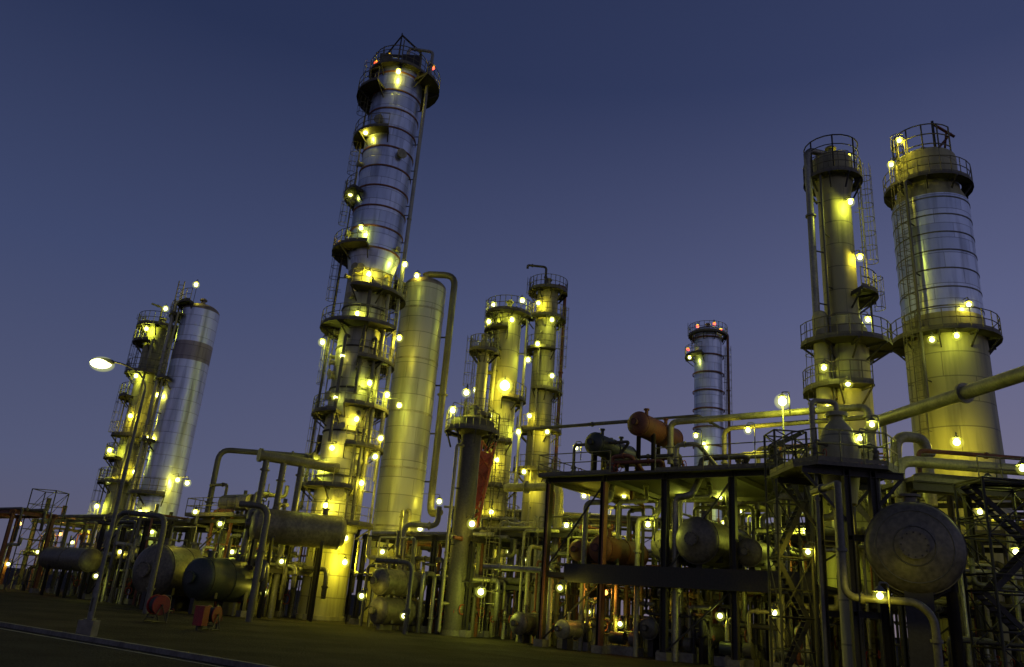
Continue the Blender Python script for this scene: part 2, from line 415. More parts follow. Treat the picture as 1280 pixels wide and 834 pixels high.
def stair_tower(name,o,rot,w,d,h,flights=True,mat='steel_pale',dz=2.4):
    a=Asm(name,(o[0],o[1],0),rot); f=a['frame']
    for x in (0,w):
        for y in (0,d): f.cyl((x,y,0),(x,y,h),.05,mat,6)
    z=0;i=0
    while z<h-.1:
        z2=min(h,z+dz)
        for y in (0,d):
            f.cyl((0,y,z2),(w,y,z2),.035,mat,5)
            f.cyl((0,y,z),(w,y,z2),.025,mat,5) if i%2 else f.cyl((w,y,z),(0,y,z2),.025,mat,5)
            f.cyl((0,y,z2-1.2),(w,y,z2-1.2),.025,mat,5)
        for x in (0,w): f.cyl((x,0,z2),(x,d,z2),.035,mat,5); f.cyl((x,0,z2-1.2),(x,d,z2-1.2),.025,mat,5); f.cyl((x,0,z),(x,d,z2),.025,mat,5)
        if flights:
            xa,xb=(.1,w-.1) if i%2==0 else (w-.1,.1); y=.25 if i%2==0 else d-.75
            s=a['stair_flight']
            for yy in (y,y+.5): s.obox((xa,yy,z),(xb,yy,z2),.03,.18,mat)
            for k in range(10):
                t=(k+.5)/10; s.obox((xa+(xb-xa)*t,y,z+(z2-z)*t),(xa+(xb-xa)*t,y+.5,z+(z2-z)*t),.2,.03,'grating')
        z=z2;i+=1
    return a
ALL=[]
def add(a): ALL.append(a); return a
# ================================================================== columns
# ---- main fractionator
M=add(Col('distillation_column',400,775,55)); z=M.z
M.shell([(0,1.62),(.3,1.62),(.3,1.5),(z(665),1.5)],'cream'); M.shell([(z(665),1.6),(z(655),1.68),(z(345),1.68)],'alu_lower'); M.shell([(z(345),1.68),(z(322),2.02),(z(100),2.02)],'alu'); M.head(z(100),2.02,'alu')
M.bands(z(322),z(100),1.75,'rust',.06,.12); M.bands(z(655),z(350),3.1)
for py,a0,a1,w in ((655,150,345,1.2),(612,140,300,1.0),(522,130,260,1.0),(512,270,395,1.0),(415,120,330,1.4),(372,255,400,1.2),(455,280,400,1.0),(560,280,390,1.0),(322,140,270,1.1),(252,150,235,.9),(182,170,275,.9),(128,130,250,1.2)):
    M.plat(z(py),a0,a1,w)
M.plat(z(100),0,360,.5)
for a,b,an in ((775,655,200),(655,612,185),(612,522,195),(522,415,190),(415,322,188),(322,252,200),(252,182,185),(182,128,200),(128,98,190)): M.ladder(z(a),z(b),an)
M.ladder(z(655),z(560),-30); M.ladder(z(560),z(512),-15); M.ladder(z(512),z(455),-28); M.ladder(z(455),z(372),-18)
for an,y0,y1,r,mt in ((-12,600,95,.13,'pipe_alu'),(-2,700,110,.09,'pipe_alu'),(-36,640,350,.16,'pipe_pale'),(-48,655,430,.12,'pipe_grey'),(-62,655,520,.1,'pipe_grey'),(-110,560,430,.12,'pipe_grey'),(175,640,330,.1,'pipe_grey'),(-75,500,360,.15,'steel_pale')):
    M.riser(an,max(.2,z(y0)),z(y1),r,mt)
M.nozzles(26,z(640),z(330)); M.nozzles(7,z(320),z(120))
c=M['crown_frame']
for i in range(8):
    a=D(i*45+10); p=V((2.2*math.cos(a),2.2*math.sin(a),z(100))); c.cyl(p,p+UP*(1.8 if i%2 else 2.3),.05,'rail',5)
c.ring((0,0,z(100)+1.75),(0,0,1),2.2,.04,'rail',24)
zs=z(44)
c.cyl((-.3,-.2,z(95)),(-.3,-.2,zs),.10,'steel',6,.05); c.cyl((-.3,-.2,zs-.2),(1.5,-.2,z(66)),.09,'steel',6); c.cyl((-.3,-.2,zs-.3),(-1.3,-.4,z(74)),.07,'steel',6); c.cyl((1.5,-.2,z(64)),(1.5,-.2,z(98)),.09,'steel',6); c.cyl((-1.3,-.4,z(72)),(-1.3,-.4,z(98)),.09,'steel',6)
c.obox((.2,-.6,z(84)),(1.7,-.6,z(84)),.8,1.1,'steel'); c.obox((-1.7,-.8,z(86)),(-.7,-.8,z(86)),.5,1.2,'steel_pale'); c.obox((-1.6,-.3,z(74)),(1.7,-.3,z(74)),.12,.16,'steel')
c.pipe([(.6,-.8,z(98)),(.6,-.8,z(68)),(2.6,-.6,z(68)),(2.6,-.6,z(110))],.13,'pipe_alu')
M.plat(z(108),-40,60,1.4)
for l in ((483,76,0,90),(498,90,-2,100),(457,166,-1.5,90),(451,285,-2.2,110),(438,243,-1,45),(461,343,-2,300),(506,331,-1,110),(403,428,-1,150),(499,423,-1,200),(447,392,-2,120),(420,497,-2,190),(462,479,-2,150),(484,494,-1,190),(499,507,-1,120),(446,524,-2,230),(469,571,-2,130),(397,583,-1.5,230),(407,632,-2.6,280),(432,673,-2.2,220),(431,703,-2.2,420),(400,652,-2,150),(476,548,-1,100),(452,604,-2,150),(428,445,-2,120),(415,560,-1.7,120),(380,655,-1,140),(481,452,-1,120)):
    M.lp(l[0],l[1],l[2],l[3],halo=1.0 if l[3]>120 else .6)
for l in ((486,70),(541,85),(543,103),(470,79),(425,305)): M.lp(l[0],l[1],0,12,kind='globe_red',r=.17)
# ---- tall clad drum
T=add(Col('surge_tower',529,380,58.5)); z=T.z
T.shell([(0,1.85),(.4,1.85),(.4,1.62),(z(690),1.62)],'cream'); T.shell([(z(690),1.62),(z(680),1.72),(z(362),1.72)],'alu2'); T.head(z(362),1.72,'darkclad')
T.plat(z(362),60,215,.8); T.bands(z(660),z(365),4.2,'pipe_alu',.04)
t=T['overhead_line']; t.pipe([(0,0,z(352)),(0,0,z(343)),(2.35,-.2,z(343)),(2.35,-.2,z(600)),(2.35,-.2,z(640)),(3.2,-2,z(640))],.27,'pipe_grey',14,.9)
for py in (420,480,540,600): t.obox((2.35,-.2,z(py)),(1.6,0,z(py)),.1,.1,'steel')
T.riser(-60,z(690),z(640),.14); T.lp(521,345,-1,80,.5); T.lp(525,661,-3,200,.8); T.lp(549,627,-1,80,.6)
# ---- left pair
A=add(Col('distillation_column',252,388,66)); z=A.z
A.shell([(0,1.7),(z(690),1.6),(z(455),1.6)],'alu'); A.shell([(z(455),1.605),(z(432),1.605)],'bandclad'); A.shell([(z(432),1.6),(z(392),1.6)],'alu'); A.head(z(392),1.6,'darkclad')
for py,a0,a1 in ((400,140,230),(480,150,250),(555,150,240),(620,150,300)): A.plat(z(py),a0,a1,.9)
for a,b in ((690,620),(620,555),(555,480),(480,400)): A.ladder(z(a),z(b),195)
A.riser(215,z(650),z(385),.16,'pipe_alu',.5); A.riser(235,z(690),z(400),.09,'pipe_pale')
m=A['davit_mast']
for k in (0,.5): m.cyl((-1.7-k,-.8,z(480)),(-1.7-k,-.8,z(358)),.05,'rail',5)
for i in range(24):
    zz=z(480)+(z(358)-z(480))*i/24; m.cyl((-1.7,-.8,zz),(-2.2,-.8,zz),.03,'rail',4)
A.plat(z(385),150,260,.7)
for l in ((245,356,-1,110),(196,494,-1,200),(184,548,-1,160),(234,604,-2,130),(222,600,-2,110),(205,655,-2,120),(175,640,-2,100)): A.lp(*l[:4],halo=.9)
B=add(Col('distillation_column',199,420,69)); z=B.z
B.shell([(0,1.2),(z(412),1.1)],'cream'); B.head(z(412),1.1,'cream')
for py,a0,a1 in ((412,0,360),(432,120,270),(470,180,330),(500,120,250),(548,230,360),(575,120,260),(605,120,330)): B.plat(z(py),a0,a1,.85)
for a,b,an in ((690,605,200),(605,575,185),(575,500,200),(500,432,190),(432,412,200)): B.ladder(z(a),z(b),an)
B['vent_pipe'].pipe([(-.3,0,z(412)),(-.3,0,z(385)),(-1.3,-.2,z(382))],.09,'steel_pale'); B.riser(-80,z(680),z(430),.12); B.riser(-40,z(660),z(450),.1)
for l in ((207,386,-1,110),(183,411,-1,220),(170,470,-1,120),(163,520,-1,140),(137,563,-2,200),(135,601,-1,140),(121,633,-1,170),(168,590,-1,120),(152,660,-2,120)): B.lp(*l[:4],halo=.9)
# ---- centre group
C1=add(Col('stripper_column',634,420,60)); z=C1.z
C1.shell([(0,1.2),(.3,1.08),(z(392),1.08)],'cream'); C1.head(z(392),1.08,'cream')
for py,a0,a1,w in ((395,0,360,.8),(415,120,270,.8),(440,100,250,1.0),(500,270,400,.8),(555,140,300,.9),(610,140,330,.9),(650,180,380,.9)): C1.plat(z(py),a0,a1,w)
for a,b,an in ((720,610,-40),(610,555,200),(555,440,195),(440,395,200)): C1.ladder(z(a),z(b),an)
C1.riser(-120,z(700),z(450),.13); C1.riser(-150,.3,z(470),.16); C1.riser(-20,.3,z(400),.11,'pipe_alu')
for l in ((617,381,0,100),(653,376,-1,130),(611,402,-1,150),(640,400,-2,100),(631,482,-2.6,420),(595,488,-1,120),(621,575,-2,150),(648,540,-1,140),(614,640,-2,130),(637,690,-2,120),(612,520,-2,90),(660,450,-1,90)): C1.lp(*l[:4],halo=.9 if l[3]<400 else 2.0,r=.16 if l[3]<400 else .38)
C2=add(Col('stripper_column',684,380,65)); z=C2.z
C2.shell([(0,1.05),(z(362),.95)],'cream'); C2.head(z(362),.95,'cream')
for py,a0,a1,w in ((366,0,360,.7),(400,180,400,.7),(440,150,300,.7),(490,240,400,.7),(540,150,340,.9),(590,150,340,.9)): C2.plat(z(py),a0,a1,w)
for a,b,an in ((700,590,-20),(590,490,-30),(490,400,-20),(400,366,200)): C2.ladder(z(a),z(b),an)
C2['goose_neck'].pipe([(-.3,-.3,z(368)),(-.3,-.3,z(336)),(-2.0,-.4,z(336)),(-2,-.4,z(340))],.11,'steel_pale')
C2.riser(10,z(640),z(356),.15,'rust',.4); C2.riser(-110,z(660),z(420),.1)
for l in ((673,379,-1,130),(690,400,-2,90),(672,430,-2,70),(690,470,-2,50),(655,590,-2,160),(662,520,-2,120),(684,540,-2,130),(668,610,-2,100)): C2.lp(*l[:4],halo=.8)
C3=add(Col('stripper_column',604,450,57)); z=C3.z
C3.shell([(0,.42),(z(430),.42)],'cream',20); C3.head(z(430),.42,'cream'); C3.plat(z(440),0,360,.7)
C3.plat(z(520),90,330,.7); C3.ladder(z(620),z(520),200); C3.ladder(z(520),z(440),200)
Dv=add(Col('absorber_column',588,560,47)); z=Dv.z
Dv.shell([(0,.75),(.3,.62),(z(560),.62),(z(545),.62),(z(536),1.35),(z(528),1.35)],'steel_pale',24); Dv.plat(z(540),0,360,.35,1.3); Dv.head(z(528),.9,'steel_pale')
Dv.riser(-130,.2,z(560),.1); Dv.ladder(.3,z(540),-20)
for l in ((583,491,0,140),(566,513,-1,150),(601,740,-3,300),(590,655,-2,60)): Dv.lp(*l[:4],halo=.8)
# ---- far stack
Fr=add(Col('distillation_column',885,430,85)); z=Fr.z
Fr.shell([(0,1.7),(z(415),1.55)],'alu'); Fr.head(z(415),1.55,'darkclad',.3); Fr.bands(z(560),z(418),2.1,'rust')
Fr.plat(z(420),0,360,.5); Fr.plat(z(447),150,240,.9); Fr.ladder(z(560),z(447),-35); Fr.ladder(z(447),z(420),200); Fr.riser(-15,z(600),z(418),.16,'rust')
for l in ((872,408),(893,405),(901,413),(860,437)): Fr.lp(l[0],l[1],0,25,kind='globe_red',r=.17)
Fr.lp(862,447,-1,60,.5); Fr.lp(880,555,-2,120,.5)
# ---- right slender
R1=add(Col('distillation_column',1046,300,40)); z=R1.z
R1.shell([(0,1.4),(.3,1.22),(z(415),1.22),(z(400),.9),(z(250),.9)],'cream'); R1.shell([(z(250),.9),(z(225),1.15),(z(205),1.15)],'cream'); R1.head(z(205),1.15,'cream')
R1.plat(z(228),0,360,.45); R1.plat(z(372),-80,40,1.0); R1.plat(z(435),180,430,1.15); R1.plat(z(490),150,280,1.0)
R1.ladder(z(435),z(372),-20); R1.ladder(z(372),z(228),-10); R1.ladder(z(560),z(435),185)
R1.riser(195,z(560),z(195),.2,'pipe_alu',.25); R1.riser(-140,z(540),z(230),.07,'pipe_grey',.2)
cc=R1['reflux_leg']; cc.lathe([(0,.42),(z(405),.42)],'cream',20,(-1.5,-.6)); cc.ball((-1.5,-.6,z(405)),.42,'cream',16,8)
ct=R1['top_frame']
for i in range(5):
    a=D(100+i*50); p=V((1.5*math.cos(a),1.5*math.sin(a),z(228))); ct.cyl(p,p+UP*2.3,.05,'steel',5)
ct.ring((0,0,z(228)+2.3),(0,0,1),1.5,.04,'steel',20); ct.ring((0,0,z(228)+1.7),(0,0,1),1.5,.03,'steel',20)
for l in ((1061,197,0,60),(1063,253,-1,170),(1075,322,-1,110),(1085,400,0,50),(1030,460,-2,40),(1060,480,-2,50),(1007,665,-3,300),(1035,510,-2,50)): R1.lp(*l[:4],halo=.6,r=.12)
# ---- right large
R2=add(Col('distillation_column',1170,330,42)); z=R2.z
R2.shell([(0,2.3),(z(500),2.12),(z(405),2.12)],'cream'); R2.shell([(z(405),2.12),(z(262),2.12)],'alu'); R2.shell([(z(262),2.12),(z(245),1.75),(z(205),1.75)],'cream'); R2.head(z(205),1.75,'cream',.3)
R2.plat(z(240),0,360,.65,1.8); R2.plat(z(428),110,440,.7); R2.bands(z(398),z(262),1.15,'pipe_grey',.03,.07)
for a,b in ((560,428),(428,240),(240,205)): R2.ladder(z(a),z(b),205)
R2.riser(215,z(520),z(245),.09,'pipe_grey')
ct=R2['top_frame']
for i in range(9):
    a=D(60+i*30); p=V((1.7*math.cos(a),1.7*math.sin(a),z(240))); ct.cyl(p,p+UP*3.8,.05,'rail',5)
for k in (2.4,3.1,3.8): ct.tube([V((1.7*math.cos(D(60+i*15)),1.7*math.sin(D(60+i*15)),z(240)+k)) for i in range(17)],.04,5,'rail')
ct.cyl((.2,-1,z(240)),(.2,-1,z(163)),.09,'steel',6); ct.cyl((.2,-1,z(166)),(1.5,-1,z(180)),.09,'rust',6); ct.cyl((1.0,-1,z(176)),(.6,-1,z(215)),.07,'rust',6); ct.cyl((.2,-1,z(200)),(1.3,-1,z(176)),.07,'rust',6)
for l in ((1124,176,-1,90),(1114,206,-1,50),(1211,381,-1,45),(1196,420,-2.8,60),(1165,425,-3,40),(1196,553,-4,420)): R2.lp(*l[:4],halo=.6 if l[3]<400 else .9,r=.12 if l[3]<400 else .17)
# ================================================================== central exchanger structure
O=W(688,600,42); S=add(rack('exchanger_structure',(O.x,42),E,13.5,7.5,[3.7,8.5],4,'steel',0,cw=.3))
zd=8.5
deck(S,[(-.4,-.6,zd+.02),(13.9,-.6,zd+.02),(13.9,8,zd+.02),(-.4,8,zd+.02)],.1); rail(S['handrail'],[(-.4,8,zd),(-.4,-.6,zd),(4,-.6,zd)]); rail(S['handrail'],[(6.5,-.6,zd),(13.9,-.6,zd),(13.9,8,zd)])
S['frame'].obox((1.5,-.35,3.6),(13.6,-.35,3.6),.25,.9,'steel')
for x in (.1,3.5): S['frame'].obox((x,-.1,.2),(x,-.1,8.1),.34,.1,'rust')
deck(S,[(1.5,0,3.62),(13.6,0,3.62),(13.6,7.4,3.62),(1.5,7.4,3.62)],.1)
manifold(S,0,13,.8,7,3.3,44); manifold(S,0,13,3,7.4,8.2,18,'tall_piping',(.05,.12))
p=S['process_piping']
for x,y,h in ((2.0,.5,8),(3.2,1.8,8.2),(5,.6,7.2),(6.6,2,8.4),(7.1,.4,8.2),(9.5,5.5,8),(11.8,1,8.2),(12.6,3,7.5)):
    p.pipe([(x,y,0),(x,y,h-.8),(x+rnd.uniform(.8,2.2),y,h-.8),(x+1,y+1,h+.6)],rnd.uniform(.1,.18),rnd.choice(('pipe_pale','pipe_grey','pipe_alu')))
for x in (1.5,4.2,7.0,9.8,12.3): skid(S,x,.9)
p2=S['deck_piping']
for i in range(26):
    x=rnd.uniform(.5,13);y=rnd.uniform(0,7);h=rnd.uniform(.7,2.4)
    p2.pipe([(x,y,zd),(x,y,zd+h),(x+rnd.uniform(1,3.5),y,zd+h),(x+rnd.uniform(1,3),y+1,zd)],rnd.uniform(.04,.13),rnd.choice(('pipe_pale','pipe_grey','rust','steel_pale')))
    p2.valve((x,y,zd+.5),(0,0,1),.09)
for w,pw in (((708,657,43),120),((810,656,38),130),((757,640,46),90),((780,620,46),90),((730,620,45),90),((850,625,44),90),((900,622,43),100),((770,600,46),70),((935,538,38),120),((870,545,45),60),((720,560,46),60),((700,735,40),50),((845,740,38),60),((968,766,34),60),((905,655,42),90),((735,765,42),50),((775,780,41),30),((900,770,37),30)):
    q=S.L(W(*w)); S.lamp(q,pw*.9,None,halo=.4,r=.11)
q=S.L(W(757,741,41)); S.lamp(q,70,None,(1,.35,.05),.12,'globe_orange',0)
q=S.L(W(978,502,36)); S['flood_post'].cyl((q.x,q.y,0),(q.x,q.y,q.z-.15),.05,'lampmetal',6); S.lamp(q,230,None,r=.2,halo=1.2)
S['overhead_header'].pipe([S.L(W(838,580,41)),S.L(W(838,528,41)),S.L(W(838,528,41))+V((10,0,0)),S.L(W(838,528,41))+V((10,0,-2))],.17,'pipe_pale',12)
S['overhead_header'].pipe([S.L(W(655,537,47)),S.L(W(655,537,47))+V((8,.2,0)),S.L(W(655,537,47))+V((8,3,0))],.1,'pipe_grey',10)
S['overhead_header'].pipe([S.L(W(735,530,46)),S.L(W(735,530,46))+V((7,.2,0)),S.L(W(735,530,46))+V((7,3,0))],.08,'pipe_grey',10)
st=S['access_stair']
for yy in (1.5,2.3): st.obox((13.9,yy,zd),(17,yy,4.6),.04,.22,'rail'); rail(st,[(13.9,yy,zd),(17,yy,4.6)],1.0)
for k in range(16): t_=(k+.5)/16; st.obox((13.9+3.1*t_,1.5,zd-3.9*t_),(13.9+3.1*t_,2.3,zd-3.9*t_),.24,.03,'grating')
def dr(px,py,Y,r,L,mat,sad,name='heat_exchanger',d=e2,**k):
    w=W(px,py,Y); return add(drum(name,(w.x,w.y,w.z),d,r,L,mat,sad,**k))
dr(740,553,41,.58,4.2,'tealdark',zd+.05); dr(795,528,39.5,.62,4.6,'rust',zd+.05)
dr(740,556,46,.5,3.0,'steel_pale',zd+.05)
dr(866,674,36.5,1.05,5.5,'drumpaint',3.66,'pressure_vessel'); dr(828,681,38.5,.76,5,'drumpaint',3.66,'pressure_vessel'); dr(747,685,40.5,.68,4.5,'rust',3.66); dr(720,687,42,.55,4,'rust',3.66)
dr(933,690,35.5,.6,4,'steel_pale',3.66)
dr(700,786,40,.42,3,'pipe_pale',0.02); dr(645,779,43,.55,3.2,'drumpaint',0.02); dr(876,795,38,.55,3,'pipe_grey',0.02); dr(808,785,39,.5,3,'pipe_grey',0.02)
dr(470,726,45.5,.72,3.6,'drumpaint',1.9,legmat='steel_pale'); dr(468,763,45.5,.72,3.6,'drumpaint',.02,legmat='steel_pale')
dr(182,712,48,1.5,5,'drumpaint',.02,'pressure_vessel',V((.35,.94,0))); dr(240,722,47,1.2,4.5,'tealdark',.02,'pressure_vessel',V((.45,.9,0)))
dr(312,655,50,1.05,6,'drumpaint',.02,'pressure_vessel',V((.95,.3,0)))
dr(60,697,62,.8,7,'drumpaint',.02,'pressure_vessel',e1); dr(128,672,62,.6,5,'drumpaint',3,'heat_exchanger',e1)
# ================================================================== right-hand foreground
w=W(1143,682,24.5); H=add(drum('horizontal_storage_drum',(w.x,w.y,w.z),V((.46,.89,0)),1.42,6.5,'drumpaint',w.z-20,'steel'))
for x in (1.5,5.0): H['pier'].obox((x,0,0),(x,0,w.z-1.0),.8,2.0,'steel')
for k in (1.1,.6): H['shell'].ring((1.42*.45*(1-math.sqrt(1-(k/1.42)**2)),0,w.z),(1,0,0),k,.025,'pipe_grey',36)
w=W(1050,588,27.5); PF=add(Asm('access_platform',(w.x,w.y,0),0)); zz=w.z
pts=[(-1.9,-.6,zz),(-1.4,-1.5,zz),(1.0,-1.5,zz),(1.8,-.6,zz),(1.8,1.8,zz),(-1.9,1.8,zz)]
deck(PF,pts,.14); rail(PF['handrail'],[V(p) for p in pts]+[V(pts[0])],1.1,'rail',.7)
for x,y in ((-.3,-1.1),(.6,-1.1),(-.3,1.3),(.6,1.3)): PF['support_frame'].ibeam((x,y,0),(x,y,zz-.15),.22,.22,'steel')
for h in (2.4,4.8):
    PF['support_frame'].ibeam((-.4,-1.1,h),(.7,-1.1,h),.16,.2,'steel'); PF['support_frame'].ibeam((-.4,1.3,h),(.7,1.3,h),.16,.2,'steel')
for y in (-1.1,1.3):
    PF['support_frame'].ibeam((-1.8,y,zz-.28),(1.7,y,zz-.28),.16,.24,'steel')
    PF['support_frame'].obox((-.3,y,zz-2),(-1.7,y,zz-.4),.1,.1,'steel'); PF['support_frame'].obox((.7,y,zz-1.4),(1.6,y,zz-.4),.1,.1,'steel')
v=PF['vessel']; v.lathe([(zz-1.2,.5),(zz+.3,.72),(zz+.9,.72),(zz+1.5,.5),(zz+1.8,.25),(zz+2.0,.25)],'cream',24); v.cyl((0,0,zz+1.95),(0,0,zz+2.1),.38,'cream',14)
v.lathe([(0,.3),(zz-1.2,.3)],'cream',16)
v.pipe([(0,0,zz+2.1),(0,0,zz+2.5),(-.9,0,zz+2.5),(-.9,0,zz+.2)],.1,'pipe_pale')
for x,y in ((-1.2,-.8),(.9,-.9),(.8,.9)): v.pipe([(x,y,0),(x,y,zz+.8),(x*.4,y*.4,zz+.8)],.07,'pipe_grey'); v.valve((x,y,zz+.4),(0,0,1),.07)
for q_,pw in (((1090,531,28),50),((1075,548,27),25),((1100,745,22.5),60),((1047,655,28.5),30),((1010,690,30),80)):
    PF.lamp(PF.L(W(*q_)),pw,None,r=.09,halo=.3)
w=W(976,760,31); add(stair_tower('scaffold_tower',(w.x,31),0,1.3,1.2,9.4,True,'steel',2.2))
w=W(1243,720,25); add(stair_tower('scaffold_tower',(w.x,25),0,2.0,1.6,6.9,True,'steel',1.7))
w=W(1265,720,30); K=add(rack('pipe_rack',(w.x-2,36),E,9,5,[3.2,6.2,8.3],3,'steel',5))
manifold(K,0,9,0,5,7.5,30)
for q_,pw in (((1278,586,27),90),((1235,600,31),60),((1225,640,32),40),((1270,690,28),40),((1160,620,35),40)): K.lamp(K.L(W(*q_)),pw,None,r=.1,halo=.4)
w=W(1132,598,30); X0=w.x; PB=add(Asm('pipe_bridge',(X0,30,0))); pz=w.z
deck(PB,[(0,-.6,pz),(8,-.6,pz),(8,2,pz),(0,2,pz)],.16)
for x in (3.4,7.5): PB['frame'].ibeam((x,1.8,0),(x,1.8,pz-.2),.24,.24,'steel')
PB['frame'].ibeam((0.3,1.8,0),(.3,1.8,pz-.2),.2,.2,'steel')
PB['frame'].ibeam((0,-.5,pz-.35),(8,-.5,pz-.35),.2,.34,'steel'); rail(PB['handrail'],[(2.6,-.5,pz),(8,-.5,pz)],1.0,'rail',.9)
PB['pipe_run'].pipe([(-.1,.3,pz-1.6),(-.1,.3,pz+.75),(8.5,.3,pz+.75)],.22,'pipe_pale',16,.6); PB['pipe_run'].pipe([(.8,1,pz-1),(.8,1,pz+.35),(8.5,1,pz+.35)],.13,'pipe_grey',12,.4); PB['pipe_run'].pipe([(1.4,1.5,pz),(1.4,1.5,pz+1.5),(8.5,1.5,pz+1.5)],.09,'rust',10,.3)
manifold(PB,2.4,7,-.3,1.6,pz-.5,16,'process_piping',(.04,.11))
G=add(Asm('overhead_pipeline')); g=G['pipe']
a=W(1085,531,33.5); b=W(1280,466,25); b.z=a.z; dd=(b-a).normalized()
g.pipe([a-UP*4,a,b+dd*6],.26,'pipe_pale',18,.7)
a=W(1120,590,34); g.pipe([a,W(1120,545,34),W(1120,545,34)+V((1.3,0,0)),W(1120,545,34)+V((1.3,0,-3))],.24,'pipe_pale',16,.55)
# drop line beside the platform, elbowing under the drum
a=W(1078,748,23); zt_=zat(a.x,23,600); g.pipe([V((a.x-.25,23.6,zt_)),V((a.x-.25,23.6,a.z+.02)),V((a.x+1.5,22.8,a.z)),V((a.x+1.9,22.8,a.z-.4)),V((a.x+1.9,22.8,0))],.11,'pipe_grey',14,.4)
g.pipe([V((a.x-.25,23.6,zt_-.05)),V((a.x-.25,25.5,zt_-.05))],.11,'pipe_grey',14)
g.ibeam((b.x+.4,b.y-1,0),(b.x+.4,b.y-1,b.z-.3),.25,.25,'steel')
a=W(905,536,40); g.pipe([a-UP*3,a,a+V((6,-5,0)),a+V((6,-5,-4))],.12,'pipe_pale',12,.5)
a=W(605,708,44); g.pipe([a,a+V((3.4,-1,0)),a+V((3.6,-1,-.1)),a+V((3.6,-1,-a.z))],.16,'pipe_alu',12,.5)
a=W(632,610,50); g.pipe([a,a+V((3.2,-3.2,-.1)),a+V((3.2,-3.2,-4))],.26,'pipe_pale',14,.6)
# ================================================================== left process units
U=add(Asm('overhead_pipeline')); g=U['pipe']
a=W(275,562,56); b=W(398,559,56)
g.pipe([a-UP*5,a,V((b.x,56,a.z)),V((b.x,56,a.z+1.6))],.2,'pipe_grey',14,.8)
a=W(326,569,50); g.tube([a,a+V((4.4,3,0))],.34,18,'pipe_grey'); g.cyl(a-V((.1,.07,0)),a+V((.05,.03,0)),.44,'pipe_grey',18)
for k in (.35,1.3,2.3): p0=a+V((4.4,3,0))*(k/4.4); g.pipe([p0,V((p0.x,p0.y,a.z-3.5)),V((p0.x-.4,p0.y,a.z-3.5)),V((p0.x-.4,p0.y,0))],.2,'pipe_grey',12)
a=W(300,630,44); g.pipe([V((a.x,44,a.z)),V((a.x+1.6,44,a.z)),V((a.x+1.6,44,0))],.18,'pipe_grey',12,.7)
a=W(150,640,46); g.pipe([V((a.x-.4,46,a.z-2)),V((a.x,46,a.z)),V((a.x+3.5,44,a.z-.2)),V((a.x+3.5,44,0))],.15,'pipe_grey',12,.7)
a=W(506,655,49); g.pipe([V((a.x,49,0)),V((a.x,49,a.z)),V((a.x+2,49,a.z)),V((a.x+2,49,a.z+1.2))],.17,'pipe_pale',12,.5)
a=W(470,700,44); g.pipe([V((a.x,44,a.z)),V((a.x+2,44,a.z)),V((a.x+2,44,0))],.14,'pipe_grey',12,.5)
def unit(name,px,Y,Ln,Dp,levels,nb,n,nm,zm,rot=E,mat='steel'):
    w=W(px,740,Y); a=add(rack(name,(w.x,Y),rot,Ln,Dp,levels,nb,mat,n)); manifold(a,0,Ln,-1.2,Dp,zm,nm); return a
U1=unit('pipe_rack',225,54,7,5,[3,5.8],2,5,30,6)
deck(U1,[(-.5,-.5,5.95),(5,-.5,5.95),(5,5,5.95),(-.5,5,5.95)],.1); rail(U1['handrail'],[(-.5,5,5.95),(-.5,-.5,5.95),(5,-.5,5.95)],1.1,'rail',.9)
U1['deck_equipment'].cyl((.8,1.5,7),(3.8,1.5,7),.55,'pipe_pale',18); U1['deck_equipment'].cyl((.8,1.5,6),(.8,1.5,7),.2,'steel',8); U1['deck_equipment'].cyl((3.6,1.5,6),(3.6,1.5,7),.2,'steel',8)
manifold(U1,0,4,0,4,8.5,12,'tall_piping')
U2=unit('pipe_rack',300,58,4.6,6,[3.2,6.6],2,6,24,8)
U3=unit('pipe_rack',448,52,9,5,[3.0,5.5],3,6,50,5.6)
U4=unit('pipe_rack',560,50,9,6,[3.0,6.0],3,6,50,7)
U5=unit('pipe_rack',20,72,16,6,[3.2,6.0],5,6,38,6,E,'steel_pale')
U6=unit('pipe_rack',110,60,9,5,[3.0,5.6],3,5,38,6)
U7=unit('pipe_rack',560,78,34,9,[4,7.5,10.5],8,9,76,11,math.radians(-12),'steel_pale')
U8=unit('pipe_rack',880,52,18,7,[3.5,7,9.5],5,8,60,10,E,'steel_pale')
U9=unit('pipe_rack',-160,78,26,3,[6.0],4,4,6,4,E,'rust')
U10=unit('pipe_rack',960,38,8,5,[3.2,6.0],2,6,38,6.5)
def lots(a,lst,k=.6,r=.12):
    for px,py,Y,pw in lst: a.lamp(a.L(W(px,py,Y)),pw*k,None,r=r,halo=.45)
lots(U1,[(262,710,50,120),(244,640,51,110),(290,690,52,90),(225,690,52,70),(275,655,50,80)])
lots(U2,[(328,680,52,90),(352,702,50,110),(366,648,55,100),(330,740,50,60)])
lots(U3,[(478,690,48,90),(452,745,44.5,90),(520,720,50,90),(505,770,44,60)])
lots(U4,[(570,700,50,110),(640,735,50,90),(655,700,52,100),(600,690,52,80),(690,745,46,50),(545,690,50,70)])
lots(U5,[(20,660,70,120),(47,690,70,90),(90,678,70,120),(105,665,72,90),(10,705,68,60)])
lots(U6,[(150,690,58,70),(190,665,60,100),(120,720,56,60)])
lots(U7,[(720,600,78,260),(760,615,76,260),(790,600,80,220),(830,620,78,260),(700,640,76,160),(860,610,80,220),(920,600,78,260),(950,620,76,200),(675,600,78,160),(740,660,76,200)],.9,.15)
lots(U8,[(925,640,54,160),(960,610,54,120),(1000,640,50,160),(950,690,50,100)])
lots(U10,[(985,720,37,60),(1062,620,36,90),(1000,790,35,40)])
q=U9.L(W(25,655,74)); U9.lamp(q,200,None,(1,.4,.08),.14,'globe_orange',0); q=U9.L(W(75,668,70)); U9.lamp(q,160,None,(1,.4,.08),.14,'globe_orange',0)
